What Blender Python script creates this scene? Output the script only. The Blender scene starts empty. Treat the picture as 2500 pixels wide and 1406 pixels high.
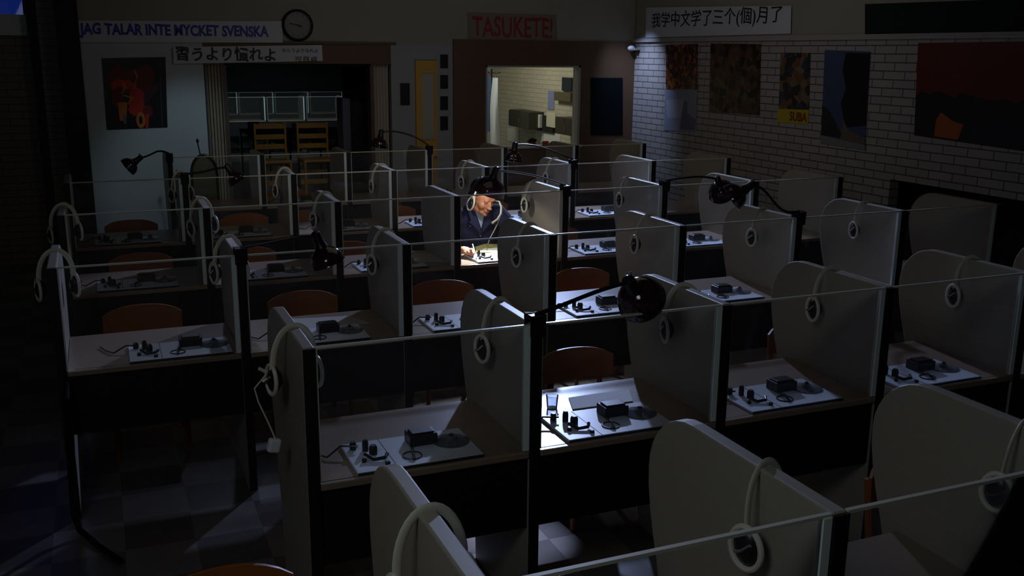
import bpy, math, random
from mathutils import Vector, Matrix, Euler
random.seed(7)
sc = bpy.context.scene
COL = sc.collection
PI = math.pi

# ---------------------------------------------------------------- camera
FPX = 2389.587
YAW, PIT, ROL = .399, .236, .010
CAM = Vector((-.5731, -3.1696, 2.2125))
FWD = Vector((math.sin(YAW)*math.cos(PIT), math.cos(YAW)*math.cos(PIT), -math.sin(PIT)))
_r = Vector((math.cos(YAW), -math.sin(YAW), 0)); _u = _r.cross(FWD)
RIGHT = _r*math.cos(ROL) + _u*math.sin(ROL)
UP = -_r*math.sin(ROL) + _u*math.cos(ROL)
cam_data = bpy.data.cameras.new('camera')
cam_data.sensor_width = 36
cam_data.lens = FPX/2500*36
cam_data.clip_start = .05
cam = bpy.data.objects.new('camera', cam_data); COL.objects.link(cam)
M = Matrix((RIGHT, UP, -FWD)).transposed().to_4x4(); M.translation = CAM
cam.matrix_world = M
sc.camera = cam

def at(px, py, ax, v):
    """point on the plane axis=v seen at photo pixel px,py"""
    d = FWD + RIGHT*((px-1250)/FPX) - UP*((py-703)/FPX)
    return CAM + d*((v-CAM[ax])/d[ax])

# ---------------------------------------------------------------- world, exposure, lights
w = bpy.data.worlds.new('world'); sc.world = w; w.use_nodes = True
w.node_tree.nodes['Background'].inputs[0].default_value = (.02, .07, .62, 1)
w.node_tree.nodes['Background'].inputs[1].default_value = .14
sc.view_settings.view_transform = 'Standard'
sc.view_settings.look = 'None'
sc.view_settings.gamma = 1
sc.view_settings.exposure = 0.0
sc.view_settings.use_curve_mapping = False
try:
    sc.cycles.transparent_max_bounces = 40
    sc.cycles.max_bounces = 8
    sc.cycles.sample_clamp_indirect = 2
except Exception:
    pass

def light(kind, name, loc, aim, power, color, size=.1, angle=40, blend=.3):
    d = bpy.data.lights.new(name, kind)
    d.energy = power; d.color = color
    if kind == 'AREA':
        d.shape = 'SQUARE'; d.size = size
    else:
        d.shadow_soft_size = size
    if kind == 'SPOT':
        d.spot_size = math.radians(angle); d.spot_blend = blend
    o = bpy.data.objects.new(name, d); COL.objects.link(o)
    o.location = loc
    if aim is not None:
        o.rotation_euler = (Vector(aim)-Vector(loc)).to_track_quat('-Z', 'Y').to_euler()
    return o
BLUE = (.62, .74, 1.0)
light('SPOT', 'ceiling_spot_back', (4.15, 7.0, 3.65), (2.4, 3.3, .70), 710, (.46, .58, 1.0), .08, 60, .3)
light('SPOT', 'floor_glare_helper', (1.35, 1.55, 3.9), (1.04, .68, 0), 1300, (.50, .62, 1.0), .02, 10, .9)  # added spot, imitates the glare of the back spot on the floor
light('SPOT', 'left_desk_fill', (.3, 4.9, 3.1), (-.15, 2.0, .74), 34, (.56, .66, 1.0), .05, 25, 1)  # added weak blue fill to lift the left desks, no known fixture
light('SPOT', 'rear_panel_fill', (-.7, 2.4, 3.1), (1.5, 6.2, 1.1), 26, (1.0, .97, .92), .3, 40, 1)  # added fill spot that brightens the partitions of the rear rows
light('SPOT', 'ceiling_spot_wall', (1.3, 5.9, 3.0), (.22, 8, 1.0), 32, (.58, .80, 1.0), .06, 34, .8)
light('SPOT', 'ceiling_spot_brick', (5.05, 7.55, 2.85), (5.78, 7.66, 1.66), 72, (.48, .62, 1.0), .05, 62, 1)
light('AREA', 'front_fill', (-1.4, -2.4, 3.1), (1.4, -.3, .7), 8.5, (.84, .92, 1.0), .9)  # added soft fill from the front left, not a real fixture
light('AREA', 'ambient_fill', (1.6, 2.4, 3.18), (1.6, 2.4, 0), 2.2, (1.0, .84, .58), 2.2)  # added area light standing in for the room's ambient light
light('AREA', 'back_wall_fill', (2.0, 4.4, 3.2), (2.6, 8, 1.9), 3.3, (1.0, .90, .76), 1.0)  # added fill to brighten the back wall, no such fixture known
light('AREA', 'right_wall_fill', (3.4, 3.9, 3.2), (5.78, 6.4, 1.8), 3.2, (1.0, .90, .90), 1.0)  # added fill to brighten the right wall, no such fixture known
light('AREA', 'office_light', (4.3, 10.6, 2.9), (5.2, 11.0, 0), 24, (1.0, .98, .80), .8)
light('SPOT', 'far_room_spot', (2.8, 15.0, 3.1), (3.3, 18.6, .8), 170, (.72, .92, 1.0), .1, 60, .8)
light('SPOT', 'far_room_lamp', (1.9, 10.6, 3.0), (1.6, 9.2, .9), 4, (1.0, .9, .6), .08, 60, .8)

# ---------------------------------------------------------------- mesh helpers
class MB:
    def __init__(s): s.v = []; s.f = []; s.mi = []
    def add(s, vs, fs, m=0):
        b = len(s.v); s.v += [tuple(p) for p in vs]
        s.f += [tuple(i+b for i in f) for f in fs]; s.mi += [m]*len(fs); return s
    def box(s, x0, y0, z0, x1, y1, z1, m=0):
        vs = [(x, y, z) for z in (z0, z1) for y in (y0, y1) for x in (x0, x1)]
        return s.add(vs, [(0, 2, 3, 1), (4, 5, 7, 6), (0, 1, 5, 4), (2, 6, 7, 3), (0, 4, 6, 2), (1, 3, 7, 5)], m)
    def obox(s, c, sx, sy, sz, rot, m=0):
        R_ = Euler(rot).to_matrix(); vs = []
        for z in (-1, 1):
            for y in (-1, 1):
                for x in (-1, 1):
                    vs.append(Vector(c)+R_ @ Vector((x*sx/2, y*sy/2, z*sz/2)))
        return s.add(vs, [(0, 2, 3, 1), (4, 5, 7, 6), (0, 1, 5, 4), (2, 6, 7, 3), (0, 4, 6, 2), (1, 3, 7, 5)], m)
    def prism(s, pts, axis, a, b, m=0):
        """polygon pts (two coords) extruded along axis from a to b"""
        n = len(pts)
        def P(p, t):
            return (t, p[0], p[1]) if axis == 0 else (p[0], t, p[1]) if axis == 1 else (p[0], p[1], t)
        vs = [P(p, a) for p in pts]+[P(p, b) for p in pts]
        fs = [tuple(range(n))[::-1], tuple(range(n, 2*n))]
        fs += [(i, (i+1) % n, n+(i+1) % n, n+i) for i in range(n)]
        return s.add(vs, fs, m)
    def tube(s, pts, r, n=8, m=0, flat=None, cap=True):
        pts = [Vector(p) for p in pts]; N = len(pts)
        rs = r if isinstance(r, (list, tuple)) else [r]*N
        vs = []; up = None
        for i, p in enumerate(pts):
            t = (pts[min(i+1, N-1)]-pts[max(i-1, 0)]).normalized()
            if up is None:
                up = Vector((0, 0, 1)) if abs(t.z) < .9 else Vector((0, 1, 0))
            a = t.cross(up).normalized(); b = a.cross(t).normalized(); up = b
            for k in range(n):
                q = 2*PI*k/n
                fa, fb = (1, 1) if flat is None else flat
                vs.append(p+a*math.cos(q)*rs[i]*fa+b*math.sin(q)*rs[i]*fb)
        fs = [(i*n+k, i*n+(k+1) % n, (i+1)*n+(k+1) % n, (i+1)*n+k) for i in range(N-1) for k in range(n)]
        if cap: fs += [tuple(range(n))[::-1], tuple(range((N-1)*n, N*n))]
        return s.add(vs, fs, m)
    def lathe(s, prof, c=(0, 0, 0), axis=(0, 0, 1), n=24, m=0):
        """prof: list of (radius, height along axis)"""
        ax = Vector(axis).normalized()
        a = ax.cross(Vector((0, 1, 0)) if abs(ax.y) < .9 else Vector((1, 0, 0))).normalized(); b = ax.cross(a)
        c = Vector(c); vs = []
        for r, h in prof:
            for k in range(n):
                q = 2*PI*k/n
                vs.append(c+ax*h+(a*math.cos(q)+b*math.sin(q))*max(r, 1e-4))
        N = len(prof)
        fs = [(i*n+k, i*n+(k+1) % n, (i+1)*n+(k+1) % n, (i+1)*n+k) for i in range(N-1) for k in range(n)]
        fs += [tuple(range(n))[::-1], tuple(range((N-1)*n, N*n))]
        return s.add(vs, fs, m)
    def ell(s, c, r, rot=(0, 0, 0), n=16, m=0, M4=None):
        R_ = Euler(rot).to_matrix(); vs = []; N = n//2
        for i in range(N+1):
            th = PI*i/N
            for k in range(n):
                ph = 2*PI*k/n
                q = R_ @ Vector((r[0]*math.sin(th)*math.cos(ph), r[1]*math.sin(th)*math.sin(ph), r[2]*math.cos(th)))+Vector(c)
                vs.append(M4 @ q if M4 else q)
        fs = [(i*n+k, (i+1)*n+k, (i+1)*n+(k+1) % n, i*n+(k+1) % n) for i in range(N) for k in range(n)]
        return s.add(vs, fs, m)
    def build(s, name, mats, parent=None, loc=None, smooth=False, bevel=0):
        me = bpy.data.meshes.new(name)
        me.from_pydata(s.v, [], s.f)
        mats = mats if isinstance(mats, (list, tuple)) else [mats]
        for m_ in mats: me.materials.append(m_)
        for p, i in zip(me.polygons, s.mi):
            p.material_index = i; p.use_smooth = smooth
        me.validate(); me.update()
        import bmesh
        bm = bmesh.new(); bm.from_mesh(me)
        bmesh.ops.remove_doubles(bm, verts=bm.verts, dist=1e-5)
        bmesh.ops.recalc_face_normals(bm, faces=bm.faces)
        if smooth:
            for e in bm.edges:
                if len(e.link_faces) == 2 and e.calc_face_angle(0) > .7: e.smooth = False
        bm.to_mesh(me); bm.free()
        o = bpy.data.objects.new(name, me); COL.objects.link(o)
        if parent is not None: o.parent = parent
        if loc is not None: o.location = loc
        if bevel:
            b = o.modifiers.new('bevel', 'BEVEL'); b.width = bevel; b.segments = 2; b.limit_method = 'ANGLE'
        return o

def tag(o, label=None, cat=None, group=None, kind=None):
    if label: o['label'] = label
    if cat: o['category'] = cat
    if group: o['group'] = group
    if kind: o['kind'] = kind
    return o
def thing(name, label, cat, loc=(0, 0, 0), rot=(0, 0, 0), group=None):
    o = bpy.data.objects.new(name, None); COL.objects.link(o)
    o.location = loc; o.rotation_euler = rot; o.empty_display_size = .05
    return tag(o, label, cat, group)
def copy_tree(o, parent=None):
    c = o.copy(); COL.objects.link(c)
    if parent is not None: c.parent = parent
    for ch in [x for x in o.children]: copy_tree(ch, c)
    return c
def struct(name, mb, mat, **k):
    return tag(mb.build(name, mat, **k), kind='structure')

# ---------------------------------------------------------------- materials
def mat(name, col, rough=.6, metal=0, spec=.5, noise=0, nscale=8, bump=0, coat=0):
    m = bpy.data.materials.new(name); m.use_nodes = True
    nt = m.node_tree; b = nt.nodes['Principled BSDF']
    b.inputs['Base Color'].default_value = (*col, 1)
    b.inputs['Roughness'].default_value = rough
    b.inputs['Metallic'].default_value = metal
    b.inputs['Specular IOR Level'].default_value = spec
    b.inputs['Coat Weight'].default_value = coat
    if noise or bump:
        tc = nt.nodes.new('ShaderNodeTexCoord'); nz = nt.nodes.new('ShaderNodeTexNoise')
        nz.inputs['Scale'].default_value = nscale; nz.inputs['Detail'].default_value = 4
        nt.links.new(tc.outputs['Object'], nz.inputs['Vector'])
        if noise:
            mx = nt.nodes.new('ShaderNodeMix'); mx.data_type = 'RGBA'
            mx.inputs[6].default_value = (*[c*(1-noise) for c in col], 1)
            mx.inputs[7].default_value = (*[min(1, c*(1+noise)) for c in col], 1)
            nt.links.new(nz.outputs['Fac'], mx.inputs[0]); nt.links.new(mx.outputs[2], b.inputs['Base Color'])
        if bump:
            bp = nt.nodes.new('ShaderNodeBump'); bp.inputs['Strength'].default_value = bump
            bp.inputs['Distance'].default_value = .01
            nt.links.new(nz.outputs['Fac'], bp.inputs['Height']); nt.links.new(bp.outputs[0], b.inputs['Normal'])
    return m
def brick_mat(name, c1, c2, mortar, plane, bw=.30, bh=.10, ms=.008, rough=.45):
    m = bpy.data.materials.new(name); m.use_nodes = True
    nt = m.node_tree; b = nt.nodes['Principled BSDF']; b.inputs['Roughness'].default_value = rough
    tc = nt.nodes.new('ShaderNodeTexCoord'); sp = nt.nodes.new('ShaderNodeSeparateXYZ'); cb = nt.nodes.new('ShaderNodeCombineXYZ')
    nt.links.new(tc.outputs['Object'], sp.inputs[0])
    nt.links.new(sp.outputs[plane[0]], cb.inputs[0]); nt.links.new(sp.outputs[plane[1]], cb.inputs[1])
    br = nt.nodes.new('ShaderNodeTexBrick'); nt.links.new(cb.outputs[0], br.inputs['Vector'])
    br.inputs['Scale'].default_value = 1
    br.inputs['Brick Width'].default_value = bw; br.inputs['Row Height'].default_value = bh
    br.inputs['Mortar Size'].default_value = ms; br.inputs['Mortar Smooth'].default_value = .2
    br.inputs['Color1'].default_value = (*c1, 1); br.inputs['Color2'].default_value = (*c2, 1); br.inputs['Mortar'].default_value = (*mortar, 1)
    nt.links.new(br.outputs['Color'], b.inputs['Base Color'])
    bp = nt.nodes.new('ShaderNodeBump'); bp.inputs['Strength'].default_value = .6; bp.inputs['Distance'].default_value = .006
    inv = nt.nodes.new('ShaderNodeMath'); inv.operation = 'SUBTRACT'; inv.inputs[0].default_value = 1
    nt.links.new(br.outputs['Fac'], inv.inputs[1]); nt.links.new(inv.outputs[0], bp.inputs['Height']); nt.links.new(bp.outputs[0], b.inputs['Normal'])
    return m
def tile_mat(name, c1, c2, size):
    m = bpy.data.materials.new(name); m.use_nodes = True
    nt = m.node_tree; b = nt.nodes['Principled BSDF']; b.inputs['Roughness'].default_value = .25
    tc = nt.nodes.new('ShaderNodeTexCoord'); ck = nt.nodes.new('ShaderNodeTexChecker')
    nt.links.new(tc.outputs['Object'], ck.inputs['Vector']); ck.inputs['Scale'].default_value = 1/size
    ck.inputs['Color1'].default_value = (*c1, 1); ck.inputs['Color2'].default_value = (*c2, 1)
    nz = nt.nodes.new('ShaderNodeTexNoise'); nz.inputs['Scale'].default_value = 9
    nt.links.new(tc.outputs['Object'], nz.inputs['Vector'])
    mx = nt.nodes.new('ShaderNodeMix'); mx.data_type = 'RGBA'; mx.blend_type = 'MULTIPLY'; mx.inputs[0].default_value = .35
    nt.links.new(ck.outputs['Color'], mx.inputs[6]); nt.links.new(nz.outputs['Fac'], mx.inputs[7])
    nt.links.new(mx.outputs[2], b.inputs['Base Color'])
    return m
def glass_mat(name, haze=.03, tint=(1, 1, 1), hcol=(.8, .8, .75)):
    m = bpy.data.materials.new(name); m.use_nodes = True
    nt = m.node_tree; nt.nodes.clear()
    out = nt.nodes.new('ShaderNodeOutputMaterial')
    tr = nt.nodes.new('ShaderNodeBsdfTransparent'); tr.inputs[0].default_value = (*tint, 1)
    gl = nt.nodes.new('ShaderNodeBsdfGlossy'); gl.inputs['Roughness'].default_value = .02
    df = nt.nodes.new('ShaderNodeBsdfDiffuse'); df.inputs[0].default_value = (*hcol, 1)
    fr = nt.nodes.new('ShaderNodeFresnel'); fr.inputs[0].default_value = 1.22
    m1 = nt.nodes.new('ShaderNodeMixShader'); m2 = nt.nodes.new('ShaderNodeMixShader')
    m1.inputs[0].default_value = haze
    nt.links.new(tr.outputs[0], m1.inputs[1]); nt.links.new(df.outputs[0], m1.inputs[2])
    nt.links.new(fr.outputs[0], m2.inputs[0]); nt.links.new(m1.outputs[0], m2.inputs[1]); nt.links.new(gl.outputs[0], m2.inputs[2])
    nt.links.new(m2.outputs[0], out.inputs[0])
    return m
def emit_mat(name, col, s):
    m = bpy.data.materials.new(name); m.use_nodes = True
    nt = m.node_tree; b = nt.nodes['Principled BSDF']
    b.inputs['Base Color'].default_value = (*col, 1)
    b.inputs['Emission Color'].default_value = (*col, 1); b.inputs['Emission Strength'].default_value = s
    return m
def wood_mat(name, c1, c2, rough=.35):
    m = bpy.data.materials.new(name); m.use_nodes = True
    nt = m.node_tree; b = nt.nodes['Principled BSDF']; b.inputs['Roughness'].default_value = rough
    tc = nt.nodes.new('ShaderNodeTexCoord'); mp = nt.nodes.new('ShaderNodeMapping'); mp.inputs['Scale'].default_value = (3, 30, 30)
    nz = nt.nodes.new('ShaderNodeTexNoise'); nz.inputs['Scale'].default_value = 1.2
    nt.links.new(tc.outputs['Object'], mp.inputs[0]); nt.links.new(mp.outputs[0], nz.inputs['Vector'])
    mx = nt.nodes.new('ShaderNodeMix'); mx.data_type = 'RGBA'
    mx.inputs[6].default_value = (*c1, 1); mx.inputs[7].default_value = (*c2, 1)
    nt.links.new(nz.outputs['Fac'], mx.inputs[0]); nt.links.new(mx.outputs[2], b.inputs['Base Color'])
    return m

m_panel = mat('grey_laminate', (.345, .315, .25), .42, noise=.08, nscale=30)
m_black = mat('black_laminate', (.006, .006, .008), .5)
m_desk = wood_mat('desk_laminate', (.25, .19, .135), (.32, .245, .175), .30)
m_alu = mat('pale_edge_strip', (.80, .90, .86), .3)
m_edge = mat('clear_sheet_edge', (.66, .66, .54), .3)
m_glass = glass_mat('clear_acrylic', .012)
m_cream = mat('cream_plastic', (.70, .68, .55), .35)
m_blackp = mat('black_plastic', (.008, .008, .010), .35)
m_foam = mat('black_foam', (.006, .006, .006), .9)
m_plate = mat('pale_metal_plate', (.64, .70, .76), .34, noise=.04, nscale=12)
m_smoke = glass_mat('clear_dust_cover', .22, (.9, .93, .95), (.5, .55, .6))
m_chrome = mat('chrome', (.8, .8, .8), .15, 1)
m_wood = wood_mat('orange_brown_plywood', (.25, .075, .014), (.33, .11, .022), .4)
m_yellow = wood_mat('yellow_pine', (.55, .30, .05), (.66, .38, .08), .4)
m_shade = mat('dark_maroon_enamel', (.030, .012, .018), .12, coat=.6)
m_steel = mat('black_steel', (.01, .01, .012), .35, .3)
m_plaster = mat('cream_plaster', (.34, .33, .27), .7, noise=.06, nscale=3)
m_white = mat('pale_blue_plaster', (.50, .56, .56), .7, noise=.05, nscale=2)
m_brownw = mat('dark_brown_wall', (.13, .075, .040), .6, noise=.15, nscale=3)
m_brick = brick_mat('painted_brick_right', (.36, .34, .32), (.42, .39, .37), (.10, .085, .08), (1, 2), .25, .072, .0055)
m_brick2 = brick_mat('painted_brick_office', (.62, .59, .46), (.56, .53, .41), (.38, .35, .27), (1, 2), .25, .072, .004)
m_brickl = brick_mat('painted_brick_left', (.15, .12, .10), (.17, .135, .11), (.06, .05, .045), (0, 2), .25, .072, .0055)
m_floor = tile_mat('vinyl_tiles', (.19, .17, .16), (.115, .10, .095), .305)
m_ceil = mat('ceiling_paint', (.05, .05, .05), .8)
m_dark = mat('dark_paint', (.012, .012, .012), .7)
m_darkcol = mat('dark_column_paint', (.012, .011, .012), .7)
m_trim = mat('brown_trim', (.09, .06, .045), .5)
m_trimw = mat('pale_moulding', (.40, .38, .36), .4)
m_paper = mat('white_paper', (.72, .74, .74), .6)
m_banner = mat('banner_paper', (.62, .64, .70), .6)
m_door = wood_mat('ochre_door', (.60, .33, .05), (.68, .38, .06), .45)
m_fold = mat('accordion_vinyl', (.80, .75, .66), .45)

# ---------------------------------------------------------------- room shell
XR, XL, YB, YF, ZC = 5.78, -1.9, 8.0, -6.0, 4.0
struct('floor', MB().box(XL-.1, YF-.1, -.1, 7.3, YB+.12, 0).box(.2, YB+.12, -.1, 7.3, 24.2, 0), m_floor)
struct('ceiling', MB().box(XL-.1, YF-.1, ZC, 7.3, YB+.12, ZC+.1).box(.2, YB+.12, ZC, 7.3, 24.2, ZC+.1), m_ceil)
struct('wall_left', MB().box(XL-.1, YF, 0, XL, YB+.12, ZC), m_brownw)
struct('wall_front', MB().box(XL-.1, YF-.1, 0, XR+.1, YF, ZC), m_brownw)
# right brick wall, plaster above the moulding
RW = MB().box(XR, YF, 0, XR+.1, 1.35, 1.17).box(XR, 3.42, 0, XR+.1, YB+.1, 1.17).box(XR, YF, 1.17, XR+.1, YB+.1, 2.36)
struct('wall_right', RW, m_brick)
struct('wall_right_upper', MB().box(XR+.01, YF, 2.36, XR+.1, YB+.1, ZC), m_plaster)
struct('trim_1', MB().box(XR-.035, YF, 2.355, XR+.02, YB+.1, 2.375).box(XR-.02, YF, 2.375, XR+.02, YB+.1, 2.40), m_trimw)
# recessed dark niche low in the right wall
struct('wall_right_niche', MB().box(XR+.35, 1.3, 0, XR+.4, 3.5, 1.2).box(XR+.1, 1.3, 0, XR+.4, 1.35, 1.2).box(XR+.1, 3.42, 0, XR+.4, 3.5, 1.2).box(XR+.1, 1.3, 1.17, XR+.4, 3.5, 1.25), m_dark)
# back wall: brick left part with high window, white part, opening, grey part, door, brown part with office window
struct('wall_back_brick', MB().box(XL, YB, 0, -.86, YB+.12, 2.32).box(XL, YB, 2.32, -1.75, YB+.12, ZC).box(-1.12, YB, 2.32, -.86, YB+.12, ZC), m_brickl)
zb0 = 2.29
struct('wall_back_white', MB().box(-.86, YB, 0, .53, YB+.12, zb0), m_white)
struct('wall_back_upper', MB().box(-.86, YB, zb0, 3.35, YB+.12, ZC).box(3.35, YB, 2.36, XR, YB+.12, ZC), m_plaster)
struct('wall_back_lintel', MB().box(.53, YB, 2.07, 2.60, YB+.12, zb0), m_brownw)
struct('wall_back_grey', MB().box(2.60, YB, 0, 2.885, YB+.12, zb0).box(3.155, YB, 0, 3.35, YB+.12, zb0).box(2.885, YB, 2.12, 3.155, YB+.12, zb0), mat('grey_pier_paint', (.34, .36, .38), .7))
struct('wall_back_brown', MB().box(3.35, YB-.03, 0, 3.755, YB+.12, 2.36).box(5.02, YB-.03, 0, XR, YB+.12, 2.36)
       .box(3.755, YB-.03, 0, 5.02, YB+.12, 1.08).box(3.755, YB-.03, 2.06, 5.02, YB+.12, 2.36), m_brownw)
struct('trim_2', MB().box(-.86, YB-.02, 2.285, 2.66, YB, 2.315), m_trim)
struct('trim_3', MB().box(-1.12, YB-.10, 0, -1.04, YB, ZC), m_darkcol)
struct('trim_4', MB().box(-.87, YB-.16, 0, -.66, YB, ZC), m_darkcol)
struct('baseboard_back', MB().box(-.65, YB-.02, 0, .53, YB, .1), m_trim)
struct('baseboard_right', MB().box(XR-.02, 3.5, 0, XR, YB, .1), m_trim)
# high window at the left end of the back wall
wn = bpy.data.objects.new('window_1', None); COL.objects.link(wn); wn.location = (-1.435, YB+.06, 2.7); tag(wn, kind='structure')
MB().box(-.315, -.05, -.38, .315, .03, -.30).box(-.315, -.05, .5, .315, .03, .6).box(-.315, -.05, -.3, -.27, .03, .5).box(.28, -.05, -.3, .315, .03, .5).build('window_frame', m_trim, wn)
MB().box(-.27, -.01, -.3, .28, 0, .5).build('pane', m_glass, wn)
MB().box(-.29, -.075, -.37, .30, -.065, -.17).build('blind', mat('pale_blind', (.62, .70, .66), .6), wn)
# office window pane and frame
of = bpy.data.objects.new('window_2', None); COL.objects.link(of); of.location = (4.39, YB, 1.57); tag(of, kind='structure')
MB().box(-.635, -.035, -.49, -.615, .12, .49).box(.60, -.035, -.49, .63, .12, .49).box(-.635, -.035, .47, .63, .12, .49).box(-.66, -.06, -.51, .66, .12, -.475).build('window_frame', m_trimw, of)
MB().box(-.615, .03, -.475, .60, .036, .47).build('pane', glass_mat('window_glass', .01), of)
# office behind the window
struct('wall_office_right', MB().box(6.0, YB+.12, 0, 6.1, 13.4, ZC), m_brick2)
struct('wall_office_back', MB().box(3.35, 13.4, 0, 6.1, 13.5, ZC), mat('office_plaster', (.42, .47, .44), .7))
struct('wall_office_left', MB().box(3.30, YB+.12, 0, 3.36, 13.5, ZC), m_plaster)
# far classroom seen through the opening
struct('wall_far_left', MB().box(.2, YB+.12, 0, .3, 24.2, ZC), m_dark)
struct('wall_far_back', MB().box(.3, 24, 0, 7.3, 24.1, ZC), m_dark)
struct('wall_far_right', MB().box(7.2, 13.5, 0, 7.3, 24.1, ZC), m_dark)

# door in the grey pier
dr = bpy.data.objects.new('door_1', None); COL.objects.link(dr); dr.location = (3.02, YB, 0); tag(dr, kind='structure')
MB().box(-.13, -.015, 0, .13, .03, 1.22).box(-.13, -.015, 1.97, .13, .03, 2.115).box(-.13, -.015, 1.22, -.055, .03, 1.97).box(.095, -.015, 1.22, .13, .03, 1.97).build('door_leaf', m_door, dr)
MB().box(-.055, .0, 1.22, .095, .008, 1.97).build('door_glass', mat('painted_lit_glass', (.44, .44, .36), .3), dr)  # light behind the pane is painted in as a pale opaque colour
MB().box(-.06, -.03, 1.20, .10, -.012, 1.225).build('glazing_bead', m_trimw, dr)
MB().tube([(.105, -.015, 1.0), (.105, -.06, 1.0), (.07, -.06, 1.0)], .008).build('door_handle', m_chrome, dr)

# accordion partition packs each side of the opening
def accordion(x0, x1, label, n):
    o = thing('folding_partition', label, 'folding partition', ((x0+x1)/2, YB+.03, 0))
    wv = (x1-x0); mb = MB(); cx = (x0+x1)/2
    for k in range(n):
        a = x0+wv*k/n-cx; b = a+wv/n
        mid = (a+b)/2
        mb.prism([(a, .05), (a, .10), (b, .10), (b, .05), (mid, -.06)], 2, .02, 2.05)
    mb.build('pleated_curtain', m_fold, o)
    MB().box(x0-cx, -.04, 2.05, x1-cx, .1, 2.07).build('top_track', m_trim, o)
    MB().box((x1 if x0 < 1 else x0)-cx-.02, -.07, .02, (x1 if x0 < 1 else x0)-cx+.02, .1, 2.05).build('lead_post', m_trim, o)
accordion(.54, .74, 'pleated folding partition packed beside the white wall', 6)
accordion(2.36, 2.57, 'pleated folding partition packed beside the grey pier', 6)

# ---------------------------------------------------------------- booths
W = .84; T = .045
YR = {'A': -1.634, 'B': 0, 'C': 1.652, 'D': 3.227, 'E': 4.806, 'F': 6.423}
ROWTXT = {'A': 'in the nearest row', 'B': 'in the second row from the front', 'C': 'in the third row from the front',
          'D': "in the seated man's row", 'E': 'in the row behind the seated man', 'F': 'in the rearmost row'}
ORD = ['leftmost', 'second from left', 'third from left', 'fourth from left', 'fifth from left', 'sixth from left', 'seventh from left', 'eighth from left']
RANGE = {'A': (0, 2), 'B': (0, 4), 'C': (-1, 5), 'D': (-1, 5), 'E': (-1, 5), 'F': (0, 5)}

prof = [(0, 0), (0, 1.24), (.56, 1.24)]
for k in range(1, 9):
    q = k/8*PI/2
    prof.append((.56+.215*math.sin(q), 1.24-.20*(1-math.cos(q))))
prof += [(.772, .98), (.755, .90), (.73, .82), (.70, .74), (.66, .60), (.62, .42), (.59, .2), (.58, 0)]
def partition_mesh(x):
    return MB().prism(prof, 0, x+.001, x+T-.001)
def make_booth(last=False):
    o = thing('study_booth', '', 'study booth')
    partition_mesh(0).build('partition', m_panel, o, bevel=.006)
    MB().box(.002, -.007, 0, T-.002, 0, 1.237).build('end_cap', m_black, o)
    MB().box(T, .004, .745, W-.024, .010, 1.232).build('clear_pane', m_glass, o)
    MB().box(T, .001, 1.232, W-.001, .013, 1.240).box(T, .001, .745, T+.006, .013, 1.232).build('pane_edging', m_edge, o)
    MB().box(W-.024, -.002, .745, W-.001, .016, 1.232).build('edge_strip', m_alu, o)
    MB().box(T+.001, -.006, .715, W-.001, .62, .74).build('desk_top', m_desk, o, bevel=.003)
    MB().box(T+.001, .012, .42, W-.001, .03, .715).build('front_panel', m_black, o)
    if last:
        partition_mesh(W).build('partition', m_panel, o, bevel=.006)
        MB().box(W+.002, -.007, 0, W+T-.002, 0, 1.237).build('end_cap', m_black, o)
    return o
b0 = make_booth(); b1 = make_booth(True); used = {0: False, 1: False}
for r, (c0, c1) in RANGE.items():
    for c in range(c0, c1+1):
        L = c == c1
        src = b1 if L else b0
        o = src if not used[int(L)] else copy_tree(src)
        used[int(L)] = True
        o.location = (c*W, YR[r], 0)
        lab = 'rightmost' if L else ORD[c-c0]
        tag(o, f'grey booth with clear front, {lab} {ROWTXT[r]}', None, 'grey study booths in rows')

# ---------------------------------------------------------------- tape decks
def make_deck():
    o = thing('tape_deck', '', 'tape deck')
    MB().box(.18, .012, 0, .66, .292, .012).build('deck_plate', m_plate, o, bevel=.003)
    s = MB().box(.326, .012, .0118, .329, .292, .0128).box(.18, .010, 0, .66, .013, .010); s.build('dark_seam', m_black, o)
    MB().box(.42, .165, .012, .53, .245, .055).box(.43, .175, .055, .52, .235, .062).build('head_cover', m_blackp, o, bevel=.006)
    mb = MB().lathe([(.072, 0), (.072, .003), (.02, .004), (.02, .02), (.014, .024)], (.585, .17, .013), n=28)
    mb.build('clear_reel', m_smoke, o)
    MB().lathe([(.012, 0), (.012, .02), (.006, .028)], (.585, .17, .016), n=12).build('spindle', m_blackp, o)
    r2 = MB()
    pts = [(.405+.035*math.cos(2*PI*k/20), .09+.035*math.sin(2*PI*k/20), .014) for k in range(21)]
    r2.tube(pts, .003, 6)
    r2.tube([(.425, .165, .016), (.405, .09, .03), (.40, .045, .016)], .005, 6)
    r2.build('lever_ring', m_blackp, o)
    for (x, y, h, rr) in ((.215, .23, .030, .013), (.255, .20, .045, .012), (.275, .16, .035, .016), (.225, .10, .015, .009), (.30, .05, .012, .010)):
        MB().lathe([(rr, 0), (rr, h*.7), (rr*.7, h)], (x, y, .012), n=12).build('knob', m_blackp, o, smooth=True)
    MB().tube([(.235, .13, .03), (.26, .09, .02), (.30, .085, .024), (.315, .11, .028)], .007, 8).build('handle', m_blackp, o)
    cb = MB().tube([(.23, .21, .03), (.17, .235, .03), (.11, .20, .008), (.075, .26, .006), (.05, .34, .006)], .004, 6)
    cb.build('cord', m_blackp, o)
    return o
d0 = make_deck(); first = True
DECKS = {'B': [0, 1, 2, 3], 'C': [-1, 0, 1, 2, 3], 'D': [-1, 0, 1, 2, 3, 4], 'E': [-1, 0, 1, 2, 3, 4], 'F': [1, 3]}
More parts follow.
